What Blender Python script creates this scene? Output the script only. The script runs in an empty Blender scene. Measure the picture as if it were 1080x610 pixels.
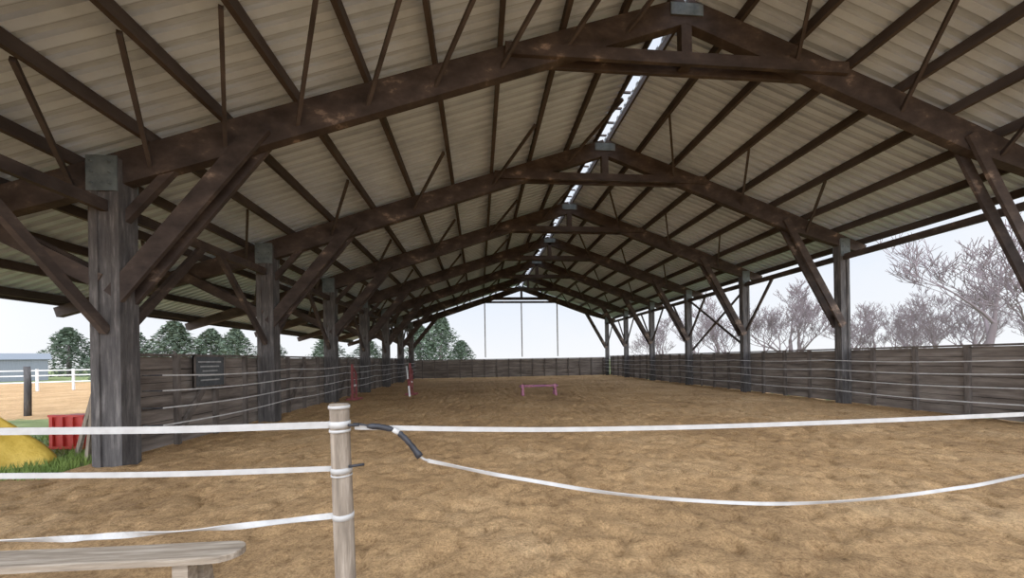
import bpy, math, random
from mathutils import Vector, Matrix, noise
random.seed(7)
D=bpy.data
scene=bpy.context.scene
# ------------------------------------------------------------------ materials
def new_mat(name):
    m=D.materials.new(name); m.use_nodes=True
    nt=m.node_tree; b=nt.nodes['Principled BSDF']
    b.inputs['Roughness'].default_value=0.85
    if 'Specular IOR Level' in b.inputs: b.inputs['Specular IOR Level'].default_value=0.2
    return m,nt,b
def ramp(nt,stops):
    r=nt.nodes.new('ShaderNodeValToRGB')
    el=r.color_ramp.elements
    el[0].position=stops[0][0]; el[0].color=(*stops[0][1],1)
    el[1].position=stops[-1][0]; el[1].color=(*stops[-1][1],1)
    for p,c in stops[1:-1]:
        e=el.new(p); e.color=(*c,1)
    return r
def noise_mat(name,stops,scale=(1,1,1),nscale=4,detail=6,bump=0.3,bscale=None,rough=0.85,dist=0.02,metal=0):
    m,nt,b=new_mat(name)
    tc=nt.nodes.new('ShaderNodeTexCoord'); mp=nt.nodes.new('ShaderNodeMapping')
    mp.inputs['Scale'].default_value=scale
    nt.links.new(tc.outputs['Object'],mp.inputs['Vector'])
    n=nt.nodes.new('ShaderNodeTexNoise'); n.inputs['Scale'].default_value=nscale
    n.inputs['Detail'].default_value=detail; n.inputs['Roughness'].default_value=0.62
    nt.links.new(mp.outputs[0],n.inputs['Vector'])
    r=ramp(nt,stops); nt.links.new(n.outputs['Fac'],r.inputs[0])
    nt.links.new(r.outputs[0],b.inputs['Base Color'])
    b.inputs['Roughness'].default_value=rough; b.inputs['Metallic'].default_value=metal
    if bump:
        n2=nt.nodes.new('ShaderNodeTexNoise'); n2.inputs['Scale'].default_value=bscale or nscale*4
        n2.inputs['Detail'].default_value=5
        nt.links.new(mp.outputs[0],n2.inputs['Vector'])
        bp=nt.nodes.new('ShaderNodeBump'); bp.inputs['Strength'].default_value=bump
        bp.inputs['Distance'].default_value=dist
        nt.links.new(n2.outputs['Fac'],bp.inputs['Height']); nt.links.new(bp.outputs[0],b.inputs['Normal'])
    return m
M={}
M['beam']=noise_mat('dark_glulam',[(0.3,(.020,.0145,.013)),(0.52,(.043,.031,.026)),(0.62,(.065,.046,.037)),(0.70,(.22,.155,.115))],nscale=1.9,scale=(1,1,1.6),bump=.3)
M['purlin']=noise_mat('purlin_timber',[(0.3,(.028,.022,.02)),(0.7,(.07,.053,.047))],scale=(1,.3,1),nscale=3)
M['post']=noise_mat('column_timber',[(0.3,(.03,.0275,.028)),(0.55,(.075,.068,.065)),(0.75,(.185,.168,.158))],scale=(5,5,.7),nscale=2.5,bump=.5)
M['plate']=noise_mat('galvanised_plate',[(0.3,(.05,.062,.065)),(0.7,(.12,.14,.142))],nscale=5,rough=.6,metal=0)
M['weather']=noise_mat('weathered_wood',[(0.25,(.08,.062,.046)),(0.5,(.19,.15,.112)),(0.75,(.33,.27,.21))],scale=(8,8,.8),nscale=4,bump=.8,dist=.006)
M['bench']=noise_mat('bench_wood',[(0.25,(.10,.075,.055)),(0.5,(.23,.18,.13)),(0.75,(.38,.32,.25))],scale=(.6,8,8),nscale=4,bump=.6,dist=.004)
def wallmat(name,a,b_,c):
    return noise_mat(name,[(0.3,a),(0.52,b_),(0.72,c)],scale=(.5,.5,4.2),nscale=1.7,detail=7,bump=.4,dist=.01)
M['wall']=wallmat('plank_wall_wood',(.07,.056,.048),(.16,.132,.113),(.26,.223,.195))
M['wallback']=noise_mat('wall_backing_boards',[(0.3,(.03,.025,.022)),(0.7,(.07,.06,.052))],nscale=3)
M['wallstud']=noise_mat('stud_wood',[(0.3,(.055,.045,.039)),(0.7,(.15,.126,.11))],scale=(3,3,.6),nscale=3)
M['tape']=noise_mat('white_fence_tape',[(0.3,(.30,.285,.265)),(0.7,(.40,.385,.365))],nscale=12,bump=.1,dist=.001,rough=.6)
M['walltape']=noise_mat('old_fence_tape',[(0.3,(.38,.37,.36)),(0.7,(.58,.57,.56))],nscale=9,bump=0,rough=.6)
M['black']=noise_mat('black_plastic',[(0.3,(.008,.008,.01)),(0.7,(.03,.03,.035))],nscale=20,rough=.4,bump=.05)
M['red']=noise_mat('red_plastic',[(0.3,(.36,.02,.02)),(0.7,(.5,.045,.03))],nscale=6,rough=.45,bump=.05)
M['darkred']=noise_mat('faded_red_paint',[(0.3,(.14,.035,.035)),(0.7,(.25,.07,.07))],nscale=6)
M['yellow']=noise_mat('yellow_tarp',[(0.3,(.45,.28,.03)),(0.7,(.66,.44,.08))],nscale=3,rough=.5,bump=.5,dist=.03)
M['purple']=noise_mat('purple_paint',[(0.3,(.17,.06,.12)),(0.7,(.3,.12,.2))],nscale=8)
M['pink']=noise_mat('pink_paint',[(0.3,(.27,.09,.14)),(0.7,(.38,.16,.21))],nscale=8)
M['white']=noise_mat('white_paint',[(0.3,(.6,.6,.6)),(0.7,(.8,.8,.78))],nscale=8)
M['sign']=noise_mat('dark_sign',[(0.3,(.035,.038,.04)),(0.7,(.065,.07,.075))],nscale=9,rough=.4)
M['signtext']=noise_mat('sign_lettering',[(0.3,(.2,.2,.2)),(0.7,(.35,.35,.34))],nscale=9)
M['conifer']=noise_mat('conifer_green',[(0.3,(.045,.065,.045)),(0.7,(.11,.145,.09))],nscale=.8,bump=0)
M['bark']=noise_mat('bare_twigs',[(0.3,(.13,.10,.105)),(0.7,(.24,.19,.195))],nscale=1,bump=0)
M['grassblade']=noise_mat('grass_blades',[(0.3,(.06,.11,.02)),(0.7,(.2,.27,.06))],nscale=2,bump=0)
M['shed']=noise_mat('shed_cladding',[(0.3,(.13,.145,.165)),(0.7,(.2,.22,.24))],scale=(8,8,.2),nscale=2)

# roof sheets
RIBP=.26
def roof_material():
    m,nt,b=new_mat('fibre_cement_sheet')
    tc=nt.nodes.new('ShaderNodeTexCoord')
    n=nt.nodes.new('ShaderNodeTexNoise'); n.inputs['Scale'].default_value=.8; n.inputs['Detail'].default_value=8
    n.inputs['Roughness'].default_value=.65
    nt.links.new(tc.outputs['Object'],n.inputs['Vector'])
    r=ramp(nt,[(0.3,(.40,.455,.53)),(0.5,(.51,.58,.67)),(0.7,(.58,.66,.76))]); nt.links.new(n.outputs['Fac'],r.inputs[0])
    # rib shading painted into the sheet colour along the corrugation creases
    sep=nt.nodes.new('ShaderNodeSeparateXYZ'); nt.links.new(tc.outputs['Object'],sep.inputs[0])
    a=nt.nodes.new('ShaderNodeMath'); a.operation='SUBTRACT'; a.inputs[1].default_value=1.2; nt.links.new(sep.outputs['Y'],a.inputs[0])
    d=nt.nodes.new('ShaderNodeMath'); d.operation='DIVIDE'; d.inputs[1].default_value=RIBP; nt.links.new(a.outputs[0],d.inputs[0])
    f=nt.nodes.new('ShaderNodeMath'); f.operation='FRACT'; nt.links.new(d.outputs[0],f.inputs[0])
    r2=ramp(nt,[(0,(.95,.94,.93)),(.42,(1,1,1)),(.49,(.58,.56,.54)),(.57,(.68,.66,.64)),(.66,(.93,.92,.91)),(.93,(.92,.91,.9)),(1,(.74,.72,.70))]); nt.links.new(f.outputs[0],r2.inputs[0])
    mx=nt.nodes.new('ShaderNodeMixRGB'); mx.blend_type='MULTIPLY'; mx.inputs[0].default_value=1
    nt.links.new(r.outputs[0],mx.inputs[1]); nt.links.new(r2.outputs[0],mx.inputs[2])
    nt.links.new(mx.outputs[0],b.inputs['Base Color'])
    return m
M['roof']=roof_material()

def sand_nodes(nt,tc):
    def nz(sc,de,ro):
        n=nt.nodes.new('ShaderNodeTexNoise'); n.inputs['Scale'].default_value=sc; n.inputs['Detail'].default_value=de; n.inputs['Roughness'].default_value=ro
        nt.links.new(tc,n.inputs['Vector']); return n.outputs['Fac']
    def mul(a,b_):
        mx=nt.nodes.new('ShaderNodeMixRGB'); mx.blend_type='MULTIPLY'; mx.inputs[0].default_value=1
        nt.links.new(a,mx.inputs[1]); nt.links.new(b_,mx.inputs[2]); return mx.outputs[0]
    def rp(f,st):
        r=ramp(nt,st); nt.links.new(f,r.inputs[0]); return r.outputs[0]
    c=rp(nz(.45,8,.72),[(0.33,(.34,.20,.09)),(0.5,(.52,.315,.145)),(0.68,(.63,.41,.21))])
    n5=nz(9,8,.8); n30=nz(45,6,.85)
    c=mul(c,rp(n5,[(0.36,(.62,.57,.51)),(0.5,(.98,.97,.96)),(0.64,(1.15,1.15,1.12))]))
    c=mul(c,rp(n30,[(0.36,(.5,.45,.39)),(0.5,(.97,.96,.95)),(0.66,(1.4,1.4,1.35))]))
    ad=nt.nodes.new('ShaderNodeMath'); ad.operation='ADD'; nt.links.new(n5,ad.inputs[0]); 
    m2=nt.nodes.new('ShaderNodeMath'); m2.operation='MULTIPLY'; m2.inputs[1].default_value=.35; nt.links.new(n30,m2.inputs[0]); nt.links.new(m2.outputs[0],ad.inputs[1])
    bp=nt.nodes.new('ShaderNodeBump'); bp.inputs['Strength'].default_value=.95; bp.inputs['Distance'].default_value=.07
    nt.links.new(ad.outputs[0],bp.inputs['Height'])
    return c,bp.outputs[0]
def sand_material():
    m,nt,b=new_mat('arena_sand'); b.inputs['Roughness'].default_value=.95
    tc=nt.nodes.new('ShaderNodeTexCoord')
    c,nrm=sand_nodes(nt,tc.outputs['Object'])
    nt.links.new(c,b.inputs['Base Color']); nt.links.new(nrm,b.inputs['Normal'])
    return m
M['sand']=sand_material()
def outer_material():
    m,nt,b=new_mat('grass_and_paddock'); b.inputs['Roughness'].default_value=.95
    tc=nt.nodes.new('ShaderNodeTexCoord')
    c,nrm=sand_nodes(nt,tc.outputs['Object'])
    g=nt.nodes.new('ShaderNodeTexNoise'); g.inputs['Scale'].default_value=1.5; g.inputs['Detail'].default_value=8
    nt.links.new(tc.outputs['Object'],g.inputs['Vector'])
    gr=ramp(nt,[(0.3,(.10,.13,.045)),(0.55,(.19,.23,.08)),(0.72,(.30,.29,.15))]); nt.links.new(g.outputs['Fac'],gr.inputs[0])
    sep=nt.nodes.new('ShaderNodeSeparateXYZ'); nt.links.new(tc.outputs['Object'],sep.inputs[0])
    def math_(op,a,bv):
        n=nt.nodes.new('ShaderNodeMath'); n.operation=op
        for i,v in enumerate((a,bv)):
            if isinstance(v,(int,float)): n.inputs[i].default_value=v
            else: nt.links.new(v,n.inputs[i])
        return n.outputs[0]
    wob=math_('MULTIPLY',g.outputs['Fac'],1.6)
    yy=math_('ADD',sep.outputs['Y'],math_('SUBTRACT',wob,.8))
    near=math_('LESS_THAN',yy,6.2)
    mid=math_('MULTIPLY',math_('GREATER_THAN',yy,13.0),math_('LESS_THAN',yy,42))
    mid=math_('MULTIPLY',mid,math_('LESS_THAN',sep.outputs['X'],-10))
    mask=math_('MAXIMUM',near,mid)
    mx=nt.nodes.new('ShaderNodeMixRGB'); nt.links.new(mask,mx.inputs[0])
    nt.links.new(gr.outputs[0],mx.inputs[1]); nt.links.new(c,mx.inputs[2])
    nt.links.new(mx.outputs[0],b.inputs['Base Color']); nt.links.new(nrm,b.inputs['Normal'])
    return m
M['outer']=outer_material()

# ------------------------------------------------------------------ mesh builder
class MB:
    def __init__(s): s.v=[];s.f=[];s.mi=[];s.mats=[];s.sm=[]
    def mat(s,k):
        if k not in s.mats: s.mats.append(k)
        return s.mats.index(k)
    def add(s,vs,fs,k,smooth=False):
        o=len(s.v); s.v+= [tuple(v) for v in vs]; i=s.mat(k)
        for f in fs: s.f.append(tuple(o+a for a in f)); s.mi.append(i); s.sm.append(smooth)
    def box(s,c,d,k,rot=None):
        c=Vector(c); hx,hy,hz=d[0]/2,d[1]/2,d[2]/2
        vs=[Vector((x,y,z)) for x in(-hx,hx) for y in(-hy,hy) for z in(-hz,hz)]
        if rot: vs=[rot@v for v in vs]
        s.add([c+v for v in vs],[(0,1,3,2),(4,6,7,5),(0,4,5,1),(2,3,7,6),(0,2,6,4),(1,5,7,3)],k)
    def bar(s,p,q,w,h,k,h2=None,up=(0,0,1)):
        """timber of section w (sideways) x h (up) from p to q"""
        p=Vector(p);q=Vector(q);d=(q-p).normalized();u=Vector(up)
        if abs(d.dot(u))>.98: u=Vector((0,1,0))
        r=d.cross(u).normalized();u=r.cross(d).normalized()
        h2=h2 or h
        vs=[]
        for c,hh in((p,h),(q,h2)):
            vs+=[c-r*w/2-u*hh/2,c+r*w/2-u*hh/2,c+r*w/2+u*hh/2,c-r*w/2+u*hh/2]
        s.add(vs,[(0,3,2,1),(4,5,6,7),(0,1,5,4),(1,2,6,5),(2,3,7,6),(3,0,4,7)],k)
    def tube(s,pts,rad,k,n=10,cap=True):
        pts=[Vector(p) for p in pts]; vs=[];fs=[]
        if not hasattr(rad,'__len__'): rad=[rad]*len(pts)
        prev=None
        for i,p in enumerate(pts):
            d=(pts[min(i+1,len(pts)-1)]-pts[max(i-1,0)]).normalized()
            if prev is None:
                a=Vector((0,0,1)) if abs(d.z)<.9 else Vector((1,0,0))
                r=d.cross(a).normalized()
            else:
                r=(prev-d*prev.dot(d)).normalized()
            prev=r;u=d.cross(r)
            for j in range(n):
                t=2*math.pi*j/n
                vs.append(p+(r*math.cos(t)+u*math.sin(t))*rad[i])
        for i in range(len(pts)-1):
            for j in range(n):
                a=i*n+j;b=i*n+(j+1)%n
                fs.append((a,b,b+n,a+n))
        if cap:
            fs.append(tuple(range(n-1,-1,-1))); fs.append(tuple((len(pts)-1)*n+j for j in range(n)))
        s.add(vs,fs,k,True)
    def ribbon(s,pts,w,k,th=.002,twist=None):
        pts=[Vector(p) for p in pts];vs=[];fs=[]
        for i,p in enumerate(pts):
            d=(pts[min(i+1,len(pts)-1)]-pts[max(i-1,0)]).normalized()
            r=d.cross(Vector((0,0,1))).normalized();u=r.cross(d).normalized()
            t=twist(i/(len(pts)-1)) if twist else 0
            uu=u*math.cos(t)+r*math.sin(t); rr=r*math.cos(t)-u*math.sin(t)
            vs+=[p+uu*w/2+rr*th,p-uu*w/2+rr*th,p-uu*w/2-rr*th,p+uu*w/2-rr*th]
        for i in range(len(pts)-1):
            for j in range(4):
                a=i*4+j;b=i*4+(j+1)%4
                fs.append((a,b,b+4,a+4))
        s.add(vs,fs,k)
    def mesh(s,name):
        me=D.meshes.new(name); me.from_pydata(s.v,[],s.f)
        for k in s.mats: me.materials.append(M[k])
        me.polygons.foreach_set('material_index',s.mi)
        me.polygons.foreach_set('use_smooth',s.sm)
        me.update(); return me
    def obj(s,name,loc=(0,0,0)):
        o=D.objects.new(name,s.mesh(name)); scene.collection.objects.link(o); o.location=loc; return o
def link(name,me,loc,rot=0,sc=1):
    o=D.objects.new(name,me); scene.collection.objects.link(o); o.location=loc; o.rotation_euler=(0,0,rot)
    o.scale=sc if hasattr(sc,'__len__') else (sc,sc,sc); return o

# ------------------------------------------------------------------ layout
RX=3.92; LX=-5.89; CX=11.78; S=4.42; Y1=6.58; YE=Y1+6*S
EL=-11.3; ER=12.65
def zb(x): # centre line of the main rafters
    return 8.0-.333*(RX-x) if x<RX else 8.0-.36*(x-RX)
def zr(x): return zb(x)+.47
# ground
def sand_patch(name,x0,x1,y0,y1):
    vs=[];fs=[]
    nx=int((x1-x0)/.05); ys=[y0];
    while ys[-1]<y1: ys.append(ys[-1]+.035+max(0,ys[-1])*.010)
    ys[-1]=y1
    for y in ys:
        for i in range(nx+1):
            x=x0+(x1-x0)*i/nx
            h=noise.noise(Vector((x*1.1,y*1.1,0)))*.025+noise.noise(Vector((x*3.3,y*3.3,3)))*.03+noise.noise(Vector((x*8,y*8,7)))*.03
            c=noise.noise(Vector((x*4.5,y*4.5,20)))
            if c>.2: h-=min(c-.2,.18)*.34
            vs.append((x,y,h-.01))
    for j in range(len(ys)-1):
        for i in range(nx):
            a=j*(nx+1)+i; fs.append((a,a+1,a+nx+2,a+nx+1))
    b=MB(); b.add(vs,fs,'sand',True); return b.obj(name)
sand_patch('floor',-6.4,12.3,-2,YE+1)
b=MB()
def gq(x0,x1,y0,y1): b.add([(x0,y0,-.05),(x1,y0,-.05),(x1,y1,-.05),(x0,y1,-.05)],[(0,1,2,3)],'outer')
gq(-300,-6.35,-60,400); gq(12.25,300,-60,400); gq(-6.35,12.25,-60,-1.95); gq(-6.35,12.25,YE+.95,400)
b.obj('ground_outside')

# ------------------------------------------------------------------ roof sheets
def roof_sheet(name,xa,xb):
    y=1.2;vs=[];fs=[];rows=[]
    P=RIBP
    while y<YE+.8:
        rows+= [(y,0),(y+.13,0),(y+.145,.06),(y+.245,.06)]
        y+=P
    N=8
    for (yy,dz) in rows:
        for i in range(N+1):
            x=xa+(xb-xa)*i/N
            vs.append((x,yy,zr(x)+dz))
    for j in range(len(rows)-1):
        for i in range(N):
            a=j*(N+1)+i; fs.append((a,a+1,a+N+2,a+N+1))
    m=MB(); m.add(vs,fs,'roof'); return m.obj(name)
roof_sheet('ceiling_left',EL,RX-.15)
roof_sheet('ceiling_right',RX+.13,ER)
# ridge battens
b=MB()
y=1.3
while y<YE+.6:
    b.bar((RX-.2,y,zr(RX)+.06),(RX+.16,y,zr(RX)+.06),.06,.04,'purlin'); y+=.62
b.bar((RX-.20,1.2,zr(RX)-.13),(RX-.20,YE+.6,zr(RX)-.13),.06,.16,'purlin')
b.bar((RX+.19,1.2,zr(RX)-.13),(RX+.19,YE+.6,zr(RX)-.13),.06,.16,'purlin')
b.obj('ridge_skylight_frame')
# purlins
b=MB(); PX=[]
x=RX-1.15
while x>EL: PX.append(x); x-=1.15
PX.append(EL+.08)
x=RX+1.1
while x<ER-.3: PX.append(x); x+=1.1
PX.append(ER-.08)
for x in PX:
    z=zr(x)-.10
    b.bar((x,1.2,z),(x,YE+.6,z),.085,.19,'purlin')
b.obj('roof_purlins')

# ------------------------------------------------------------------ portal frames
def frame_mesh(end=False):
    b=MB()
    # columns, built up from boards
    def col(x,w,d,top):
        b.box((x-w*.36,0,top/2-.1),(w*.28,d,top+.2),'post')
        b.box((x+w*.36,0,top/2-.1),(w*.28,d,top+.2),'post')
        b.box((x,0,top/2-.1),(w*.44,d-.06,top+.2),'post')
        b.box((x,-d/2-.012,top-.26),(w*1.02,.02,.56),'plate')
        b.box((x,d/2+.012,top-.26),(w*1.02,.02,.56),'plate')
        for dx in(-.3,.3):
            for dz in(-.08,-.25,-.43):
                b.tube([(x+dx*w,-d/2-.05,top+dz),(x+dx*w,-d/2,top+dz)],.02,'plate',6)
    col(LX,.44,.34,zb(LX)+.18)
    col(CX,.32,.24,zb(CX)+.12)
    # rafters (tapered)
    W=.17
    kx=-3.6
    b.bar((RX+.02,0,zb(RX)),(kx,0,zb(kx)),W,.46,'beam',h2=.56)
    b.bar((kx,0,zb(kx)),(LX-.3,0,zb(LX-.3)),W,.56,'beam',h2=.5)
    b.bar((LX-.3,0,zb(LX-.3)),(EL+.05,0,zb(EL+.05)+.1),W,.5,'beam',h2=.26)
    kr=9.8
    b.bar((RX-.02,0,zb(RX)),(kr,0,zb(kr)),W,.46,'beam',h2=.54)
    b.bar((kr,0,zb(kr)),(ER-.1,0,zb(ER-.1)+.08),W,.54,'beam',h2=.28)
    # collar tie: a plank on either face, king post, apex plate
    for s in(-1,1):
        b.bar((.55,s*.13,7.04),(7.1,s*.13,7.04),.07,.22,'beam')
    b.box((RX,0,7.45),(.2,.16,.95),'beam')
    for s in(-1,1): b.box((RX,s*.1,7.99),(.62,.02,.22),'plate')
    # knee braces across
    def brace(x0,z0,x1,z1,w,h):
        for s in(-1,1): b.bar((x0,s*.13,z0),(x1,s*.13,z1),w,h,'beam')
    brace(LX+.1,2.7,-3.5,zb(-3.5)+.0,.07,.3)
    brace(LX-.1,2.95,-8.0,zb(-8.0),.07,.24)
    brace(CX-.1,2.5,9.75,zb(9.75),.06,.22)
    # tension tie from column to rafter
    b.bar((LX+.1,0,3.9),(-4.7,0,zb(-4.7)),.1,.14,'beam')
    return b.mesh('timber_portal_frame')
fm=frame_mesh()
for k in range(-1,7):
    link('timber_portal_frame',fm,(0,Y1+k*S,0))
# longitudinal struts between the frames
b=MB()
b.bar((LX,2.1,4.15),(LX,YE,4.15),.1,.18,'beam')
b.bar((CX,2.1,4.72),(CX,YE,4.72),.1,.18,'beam')
for k in range(-1,7):
    y=Y1+k*S
    for s in(-1,1):
        if (k==-1 and s<0) or (k==6 and s>0): continue
        b.bar((LX,y+s*.15,2.15),(LX,y+s*1.95,4.1),.09,.14,'beam')
        if k>1: b.bar((CX,y+s*.1,2.7),(CX,y+s*1.6,4.7),.07,.1,'beam')
b.obj('longitudinal_bracing')
b=MB()
for k in (2,):
    ya=Y1+k*S;yb=ya+S
    b.bar((CX+.12,ya,1.9),(CX+.12,yb,4.7),.05,.1,'beam'); b.bar((CX+.18,yb,1.9),(CX+.18,ya,4.7),.05,.1,'beam')
b.obj('cross_bracing')
# diagonal struts rafters -> purlins
b=MB()
for k in range(0,7):
    y=Y1+k*S
    xs=[RX-1.15*i for i in range(1,12,1 if k==0 else 2)]
    for x in xs:
        b.bar((x,y-.05,zb(x)-.1),(x+1.05,y-1.75,zr(x+1.05)-.16),.055,.08,'purlin')
    for x in [RX+1.1*i for i in range(2,8,2)]:
        b.bar((x,y-.05,zb(x)-.1),(x-1.05,y-1.75,zr(x-1.05)-.16),.055,.08,'purlin')
b.obj('purlin_struts')
# far gable frame
b=MB()
yg=YE+.2
b.bar((.3,yg,6.75),(7.6,yg,6.75),.12,.18,'beam')
for x in(.6,3.92,7.2): b.box((x,yg,4.3),(.1,.1,5.0),'walltape')
b.obj('gable_end_posts')

# ------------------------------------------------------------------ plank kick walls
def plank_wall(name,p,q,h,inner,diag=True):
    b=MB(); p=Vector(p);q=Vector(q);L=(q-p).length;d=(q-p)/L;nrm=Vector(inner)
    nb=7; bh=h/nb
    seg=2.2; t=0
    while t<L:
        t2=min(L,t+seg)
        for i in range(nb):
            off=nrm*random.uniform(-.012,.012)
            b.bar(p+d*(t+.01)+off+Vector((0,0,bh*(i+.5))),p+d*(t2-.01)+off+Vector((0,0,bh*(i+.5)+random.uniform(-.006,.006))),.035,bh-.014,'wall')
        t=t2
    b.bar(p-nrm*.05+Vector((0,0,h/2)),q-nrm*.05+Vector((0,0,h/2)),.02,h-.02,'wallback')
    t=0
    i=0
    while t<=L:
        c=p+d*t+nrm*.06
        b.bar(c-Vector((0,0,.1)),c+Vector((0,0,h+.02)),.09,.09,'wallstud',up=d)
        if diag and i%4==1 and t+1.1<L:
            b.bar(c+nrm*.05+Vector((0,0,.25)),c+nrm*.05+d*1.1+Vector((0,0,h-.15)),.05,.12,'wallstud')
        t+=1.1;i+=1
    b.bar(p+nrm*.03+Vector((0,0,h+.03)),q+nrm*.03+Vector((0,0,h+.03)),.16,.05,'wallstud')
    return b.obj(name)
plank_wall('wall_left',(-6.18,7.0,0),(-6.18,YE+.2,0),1.76,(1,0,0))
plank_wall('wall_right',(12.1,1.5,0),(12.1,YE+.2,0),1.72,(-1,0,0),False)
plank_wall('wall_back',(-6.1,YE+.42,0),(12.1,YE+.42,0),1.6,(0,-1,0),False)
# sign on the wall
b=MB()
b.box((-6.03,8.88,1.44),(.03,.95,.66),'sign')
for i in range(5): b.box((-6.012,8.88,1.65-i*.1),(.004,.7-.12*(i%3),.03),'signtext')
for y_ in (8.42,9.34): b.box((-6.02,y_,1.44),(.05,.03,.7),'wallstud')
for z_ in (1.1,1.78): b.box((-6.02,8.88,z_),(.05,.95,.03),'wallstud')
b.obj('notice_sign')

# tapes along the walls
def wall_tapes(name,x,zs,y0,y1,cx):
    b=MB()
    for z in zs:
        y=y0
        while y<y1-.1:
            y2=min(y+S,y1)
            b.ribbon([(x,y+(y2-y)*t/6,z-.05*math.sin(math.pi*t/6)) for t in range(7)],.022,'walltape')
            b.tube([(x,y,z),(cx,y,z)],.012,'black',6)
            y=y2
    return b.obj(name)
wall_tapes('electric_fence_tape',LX+.42,(.55,.85,1.15,1.42),Y1+.35,YE,LX+.1)
wall_tapes('electric_fence_tape',CX-.4,(.45,.8,1.1,1.4),2.4,YE,CX-.05)

# ------------------------------------------------------------------ foreground fence
FP=Vector((-.64,1.84,0))
b=MB()
N=20;vs=[];fs=[]
H=1.40;K=34
for j in range(K+1):
    z=-.3+(H+.3)*j/K
    r=.050-.007*(j/K)
    for i in range(N):
        t=2*math.pi*i/N
        rr=r*(1+.10*noise.noise(Vector((math.cos(t)*3,math.sin(t)*3,z*1.8))))
        vs.append((math.cos(t)*rr-.022*(z),math.sin(t)*rr,z))
for j in range(K):
    for i in range(N):
        a=j*N+i;c=j*N+(i+1)%N; fs.append((a,c,c+N,a+N))
fs.append(tuple(K*N+i for i in range(N)))
b.add(vs,fs,'weather',True)
def wrap(z,h,r=.049):
    x=-.022*z
    b.tube([(x,0,z-h/2),(x,0,z+h/2)],r,'tape',18)
for z,h in((1.385,.014),(1.303,.030),(1.272,.012),(1.085,.024),(1.06,.006),(.865,.026)): wrap(z,h)
b.tube([(.02,-.03,1.105),(.09,-.03,1.112)],.007,'black',8)
b.tube([(.02,-.03,1.30),(.07,-.03,1.30)],.007,'black',8)
fp=b.obj('fence_post',FP)
b=MB()
def lerp(pts,n):
    # smooth polyline (catmull)
    P=[Vector(p) for p in pts];P=[P[0]*2-P[1]]+P+[P[-1]*2-P[-2]];out=[]
    for i in range(1,len(P)-2):
        for k in range(n):
            t=k/n;a,b0,c,d=P[i-1],P[i],P[i+1],P[i+2]
            out.append(.5*((2*b0)+(c-a)*t+(2*a-5*b0+4*c-d)*t*t+(3*b0-a-3*c+d)*t**3))
    out.append(P[-2]);return out
y=1.84
b.ribbon(lerp([(-.70,y,1.30),(-1.4,y,1.30),(-2.13,y,1.316),(-4.2,y,1.36)],10),.032,'tape')
b.ribbon(lerp([(-.70,y,1.09),(-1.4,y,1.095),(-2.13,y,1.118),(-4.2,y,1.19)],10),.025,'tape')
b.ribbon(lerp([(-.70,y,.865),(-1.2,y,.835),(-1.7,y,.825),(-2.13,y,.83),(-4.2,y,.9)],14),.028,'tape',twist=lambda t:1.1*math.sin(t*14))
b.ribbon(lerp([(-.60,y,1.285),(0,y,1.255),(.556,y,1.237),(1.5,y,1.228),(3.12,y,1.238),(5.2,y,1.27)],12),.023,'tape')
b.ribbon(lerp([(-.257,y,1.11),(0,y,1.045),(.26,y,.987),(.65,y,.908),(1.064,y,.85),(1.54,y,.806),(2.04,y,.80),(2.6,y,.832),(3.12,y,.893),(5.2,y,1.2)],10),.018,'tape',twist=lambda t:.6*math.sin(t*22))
b.obj('electric_fence_tape')
# gate handle
b=MB()
hp=lerp([(-.60,y-.02,1.305),(-.56,y-.02,1.30),(-.527,y-.02,1.292)],4)
b.tube(hp,.005,'black',8)
b.tube(lerp([(-.535,y-.02,1.292),(-.47,y-.02,1.285),(-.415,y-.02,1.27)],5),[.009,.013,.015,.014,.015,.014,.015,.014,.015,.013,.009],'black',12)
b.tube([(-.415,y-.02,1.27),(-.385,y-.02,1.252)],.012,'tape',10)
b.tube(lerp([(-.39,y-.02,1.257),(-.345,y-.02,1.21),(-.29,y-.02,1.135)],5),[.011,.015,.013,.015,.013,.015,.013,.015,.014,.018,.018],'black',12)
b.tube(lerp([(-.29,y-.02,1.135),(-.27,y-.01,1.118),(-.255,y,1.11)],3),.006,'tape',8)
b.obj('gate_handle')
# bench
b=MB()
by=2.28
vs=[];L0=-4.0;L1=-1.38
K=24
def edge(x):
    wdt=.10
    e=L1-x
    if e<.1: wdt*=math.sqrt(max(0.02,1-((.1-e)/.1)**2))
    return wdt
for i in range(K+1):
    x=L0+(L1-L0)*(1-(1-i/K)**2)
    w=edge(x)*(1+.08*noise.noise(Vector((x*2,0,0))))
    zt=.545+.012*math.sin(x*1.3)
    vs+=[(x,by-w,zt-.036),(x,by-w,zt-.006),(x,by-w*.9,zt),(x,by+w*.9,zt),(x,by+w,zt-.006),(x,by+w,zt-.036)]
fs=[]
for i in range(K):
    for j in range(6):
        a=i*6+j;c=i*6+(j+1)%6; fs.append((a,c,c+6,a+6))
fs.append(tuple(range(6))); fs.append(tuple(K*6+j for j in range(5,-1,-1)))
b.add(vs,fs,'bench')
for x in(-1.66,-3.6):
    b.bar((x,by-.05,.52),(x+.03,by-.09,-.03),.08,.07,'bench',up=(0,1,0)); b.bar((x,by+.05,.52),(x+.03,by+.09,-.03),.08,.07,'bench',up=(0,1,0))
    b.bar((x,by-.08,.48),(x,by+.08,.48),.06,.05,'bench')
b.obj('wooden_bench')

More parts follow.
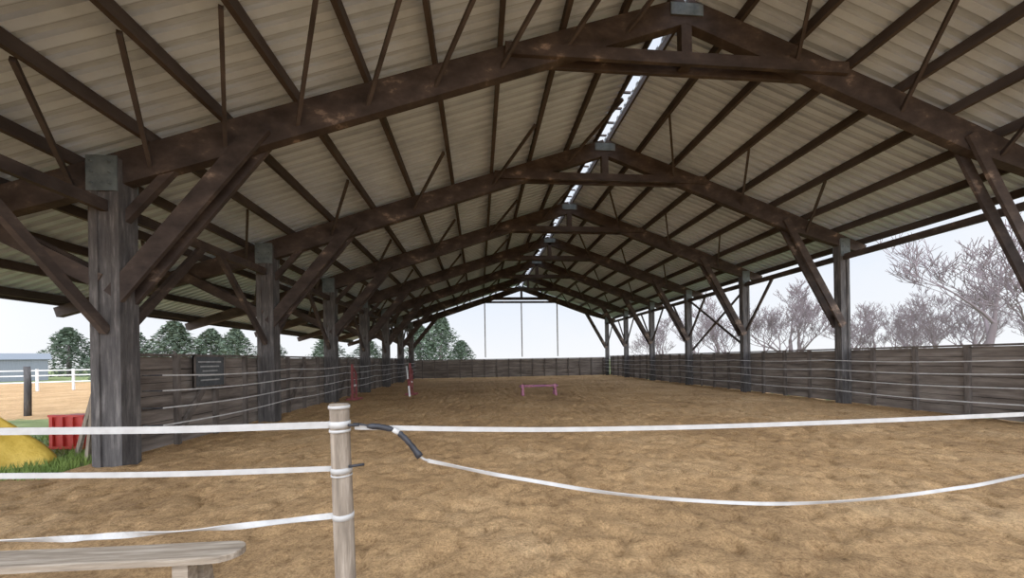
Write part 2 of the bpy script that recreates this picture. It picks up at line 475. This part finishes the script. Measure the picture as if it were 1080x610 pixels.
# ------------------------------------------------------------------ arena jumps
b=MB()
for s in(-1,1):
    x=s*.72
    b.box((x,0,.26),(.09,.36,.09),'pink'); b.box((x,0,.38),(.1,.1,.2),'pink')
    for t in(-1,1): b.bar((x,t*.06,.3),(x,t*.28,-.02),.09,.09,'pink')
b.tube([(-.85,0,.40),(.85,0,.40)],.05,'purple',10)
b.tube([(-.62,0,.40),(-.3,0,.40)],.053,'pink',10); b.tube([(.3,0,.40),(.62,0,.40)],.053,'pink',10)
b.obj('cavaletti_jump',(2.62,16.2,0))
def jump_stand(loc,rot,c1):
    b=MB()
    b.box((0,0,.75),(.08,.08,1.5),c1)
    b.box((.4,0,.55),(.06,.06,1.1),c1)
    for z in(.3,.6,.9): b.box((.2,0,z),(.4,.03,.07),'white' if z==.6 else c1)
    b.bar((0,0,1.42),(.4,0,1.08),.05,.07,c1)
    for x in(0,.4): b.box((x,0,.04),(.07,.5,.08),c1)
    o=b.obj('jump_stand',loc); o.rotation_euler=(0,0,rot); return o
jump_stand((-5.25,15.9,0),1.5,'darkred')
jump_stand((-3.2,17.6,0),1.5,'darkred')
b=MB()
b.tube([(-3.05,16.6,.03),(-3.3,17.3,1.35)],.04,'white',10)
b.tube([(-3.13,16.83,.47),(-3.19,16.99,.77)],.043,'darkred',10)
b.obj('jump_pole')

# ------------------------------------------------------------------ left side clutter
b=MB()
for i,(dx,dz) in enumerate(((0,0),(0,.34))):
    b.box((dx,0,.16+dz),(.74,.42,.28),'red')
    for x in(-.33,-.11,.11,.33): b.box((x,-.22,.16+dz),(.07,.05,.32),'red')
    b.box((0,-.2,.02+dz),(.78,.1,.05),'red'); b.box((0,-.2,.31+dz),(.78,.1,.04),'red')
o=b.obj('plastic_jump_block',(-8.1,8.3,-.03)); o.rotation_euler=(0,0,-.15)
# yellow tarp heap
vs=[];fs=[];NR=20;NA=48
for j in range(NR+1):
    r=j/NR
    for i in range(NA):
        t=2*math.pi*i/NA
        R=r*(1+.12*math.sin(t*5+1))
        x=math.cos(t)*R*1.0;yv=math.sin(t)*R*.6
        z=1.0*(1-r)**.85+.06*noise.noise(Vector((x*4,yv*4,1)))*(1-r*.4)+.06*math.sin(t*9)*r*(1-r)*2
        vs.append((x,yv,z if r<1 else -.03))
for j in range(NR):
    for i in range(NA):
        a=j*NA+i;c=j*NA+(i+1)%NA; fs.append((a,c,c+NA,a+NA))
b=MB(); b.add(vs,fs,'yellow',True); b.obj('yellow_tarp_heap',(-8.4,7.0,-.02))
b=MB(); b.bar((-7.3,7.4,-.03),(-6.6,7.0,1.2),.04,.12,'weather'); b.bar((-6.75,7.02,-.03),(-6.62,7.03,1.2),.05,.08,'weather'); b.obj('leaning_plank')
b=MB(); b.tube([(0,0,-.1),(.02,0,1.0),(0,0,1.62)],[.09,.085,.08],'post',10); b.obj('paddock_post',(-15.2,13.9,0))
# grass tufts
b=MB();vs=[];fs=[]
for i in range(9000):
    x=random.uniform(-11,-6.38);yv=random.uniform(6.0,12) if random.random()<.6 else random.uniform(6.0,7.6)
    if noise.noise(Vector((x*1.2,yv*1.2,5)))<-.25: continue
    if ((x+8.4)/1.1)**2+((yv-7)/.68)**2<1.1: continue
    if abs(x+8.1)<.5 and abs(yv-8.3)<.4: continue
    h=random.uniform(.04,.13);a=random.uniform(0,6.28);l=random.uniform(-.06,.06)
    dx=math.cos(a)*.009;dy=math.sin(a)*.009;o=len(vs)
    vs+=[(x-dx,yv-dy,-.05),(x+dx,yv+dy,-.05),(x+l,yv+l*.6,h)]; fs.append((o,o+1,o+2))
b.add(vs,fs,'grassblade'); b.obj('grass_tufts')
# paddock white fence
b=MB()
pts=[(-46,20),(-38,24),(-30,28),(-24,31)]
for i in range(len(pts)-1):
    p=Vector((*pts[i],0));q=Vector((*pts[i+1],0))
    for z in(.55,1.0,1.35): b.bar(p+Vector((0,0,z)),q+Vector((0,0,z)),.04,.07,'white')
    for k in range(4):
        c=p.lerp(q,k/4); b.box((c.x,c.y,.7),(.1,.1,1.5),'white')
b.obj('white_paddock_fence')
b=MB()
b.box((0,0,1.9),(26,10,3.9),'shed'); 
b.add([(-13.5,-5.4,3.8),(13.5,-5.4,3.8),(13.5,0,5.0),(-13.5,0,5.0),(-13.5,5.4,3.8),(13.5,5.4,3.8)],[(0,1,2,3),(3,2,5,4),(0,3,4),(1,5,2)],'shed')
o=b.obj('stable_building',(-60,46,0)); o.rotation_euler=(0,0,.85); o.scale=(.62,.62,.66)

# ------------------------------------------------------------------ trees
def conifer_mesh(seed,n=6500):
    rnd=random.Random(seed);vs=[];fs=[]
    for i in range(n):
        t=rnd.random()**.8; a=rnd.uniform(0,6.283)
        lob=1+.35*math.sin(a*3+seed+t*9)+.25*math.sin(a*7+t*21)
        R=(.36*(1-t)**.8*lob+.015)*(rnd.random()**.4)
        c=Vector((math.cos(a)*R,math.sin(a)*R,.03+t*.97-.12*R))
        s=rnd.uniform(.012,.036)
        o=len(vs)
        for q in range(3): vs.append(c+Vector((rnd.uniform(-s,s),rnd.uniform(-s,s),rnd.uniform(-s,s)*.8)))
        fs.append((o,o+1,o+2))
    b=MB(); b.add(vs,fs,'conifer'); b.tube([(0,0,-.02),(0,0,.9)],[.03,.005],'bark',6); return b.mesh('conifer_tree')
cm=[conifer_mesh(1),conifer_mesh(2)]
for i,(x,yv,h,w) in enumerate([(-66,66,7.9,9),(-63.5,70,7.2,9),(-60,67,7.0,8),(-36.8,48.5,6.9,8.5),(-33,49,6.0,7.5),(-40.5,47,6.0,7),(-29.5,48,6.0,6.5),(-20.4,52,5.2,7),(-16,55,5,7),(-6.1,60.8,9.2,9),(-9.5,61.5,7.5,8),(-3,64,5,7),(-26,49,4.6,6)]):
    link('conifer_tree',cm[i%2],(x,yv,-.05),random.uniform(0,6),(w/.72,w/.72,h))
def bare_mesh(seed):
    rnd=random.Random(seed);b=MB()
    def grow(p,d,L,r,lv):
        pts=[p];rad=[r];dd=d.copy();n=3
        for i in range(n):
            dd=(dd+Vector((rnd.uniform(-.16,.16),rnd.uniform(-.16,.16),rnd.uniform(-.03,.12)))).normalized()
            pts.append(pts[-1]+dd*L/n);rad.append(r*(1-.45*(i+1)/n))
        b.tube(pts,rad,'bark',5 if lv<2 else 3,cap=False)
        if lv>=6: return
        nc=3 if lv<5 else 4
        for c in range(nc):
            idx=n if c==0 else rnd.choice([1,2,3]) 
            ax=Vector((rnd.uniform(-1,1),rnd.uniform(-1,1),rnd.uniform(-.2,.5))).normalized()
            nd=(dd*(1 if c else 1.6)+ax*(.95 if c else .45)+Vector((0,0,.12))).normalized()
            grow(pts[idx],nd,L*rnd.uniform(.62,.82),max(rad[idx]*.7,.0017),lv+1)
    grow(Vector((0,0,-.01)),Vector((0,0,1)),.25,.019,0)
    return b.mesh('bare_tree')
bm=[bare_mesh(11),bare_mesh(12),bare_mesh(15)]
zs=[max(v.co.z for v in m.vertices) for m in bm]
for i,(x,yv,h) in enumerate([(29.5,32.5,9.2),(34.1,22,11),(33.5,18.3,11),(48,41,8),(49.4,35.7,9.5),(29.3,42.5,9.6),(24.9,48,7.8),(33,35,8.6),(42,38,7.4),(44,29,8),(38.5,30,6.6),(56,37,8),(60,46,8),(37,45,8),(32,52,8.5),(46,24,8.5),(27,31,6.5),(36,26,5.5),(41,33,5.5),(31,28.5,5),(52,30,8),(45,20,9),(39,20,7),(27,38,7),(22,44,6)]):
    k=i%3
    s=h/zs[k]
    link('bare_tree',bm[k],(x,yv,-.05),random.uniform(0,6),(s*1.05,s*1.05,s))
# ------------------------------------------------------------------ world / light
w=D.worlds.new('sky'); scene.world=w; w.use_nodes=True; nt=w.node_tree
bg=nt.nodes['Background']
tc=nt.nodes.new('ShaderNodeTexCoord')
nrm=nt.nodes.new('ShaderNodeVectorMath'); nrm.operation='NORMALIZE'; nt.links.new(tc.outputs['Generated'],nrm.inputs[0])
sep=nt.nodes.new('ShaderNodeSeparateXYZ'); nt.links.new(nrm.outputs[0],sep.inputs[0])
mr=nt.nodes.new('ShaderNodeMapRange'); mr.inputs['From Min'].default_value=0; mr.inputs['From Max'].default_value=.6
nt.links.new(sep.outputs['Z'],mr.inputs['Value'])
r=ramp(nt,[(0,(.94,.965,1.0)),(.3,(.79,.87,1.0)),(1,(.6,.74,1.0))]); nt.links.new(mr.outputs[0],r.inputs[0])
nz=nt.nodes.new('ShaderNodeTexNoise'); nz.inputs['Scale'].default_value=2.2; nz.inputs['Detail'].default_value=5
nt.links.new(nrm.outputs[0],nz.inputs['Vector'])
cr=ramp(nt,[(.4,(0,0,0)),(.65,(1,1,1))]); nt.links.new(nz.outputs['Fac'],cr.inputs[0])
mx=nt.nodes.new('ShaderNodeMixRGB'); nt.links.new(cr.outputs[0],mx.inputs[0]); nt.links.new(r.outputs[0],mx.inputs[1]); mx.inputs[2].default_value=(.97,.98,1,1)
nt.links.new(mx.outputs[0],bg.inputs['Color'])
# brighter hazy-sun half of the sky behind the photographer
dt=nt.nodes.new('ShaderNodeVectorMath'); dt.operation='DOT_PRODUCT'; dt.inputs[1].default_value=Vector((-.3,-.9,.32)).normalized()
nt.links.new(nrm.outputs[0],dt.inputs[0])
g=nt.nodes.new('ShaderNodeMapRange'); g.interpolation_type='SMOOTHSTEP'
g.inputs['From Min'].default_value=-.45; g.inputs['From Max'].default_value=1; g.inputs['To Min'].default_value=1.0; g.inputs['To Max'].default_value=5.0
nt.links.new(dt.outputs['Value'],g.inputs['Value']); nt.links.new(g.outputs[0],bg.inputs['Strength'])
scene.view_settings.view_transform='Standard'
scene.view_settings.gamma=1.14
# ------------------------------------------------------------------ camera
cd=D.cameras.new('camera'); co=D.objects.new('camera',cd); scene.collection.objects.link(co)
cd.lens=13; cd.sensor_width=36; cd.shift_y=74/1080; cd.clip_end=1000; cd.clip_start=.05
co.matrix_world=Matrix.Translation((0,0,1.6))@Matrix.Rotation(math.radians(-5.13),4,'Z')@Matrix.Rotation(math.radians(90),4,'X')@Matrix.Rotation(-.0165,4,'Z')
scene.camera=co
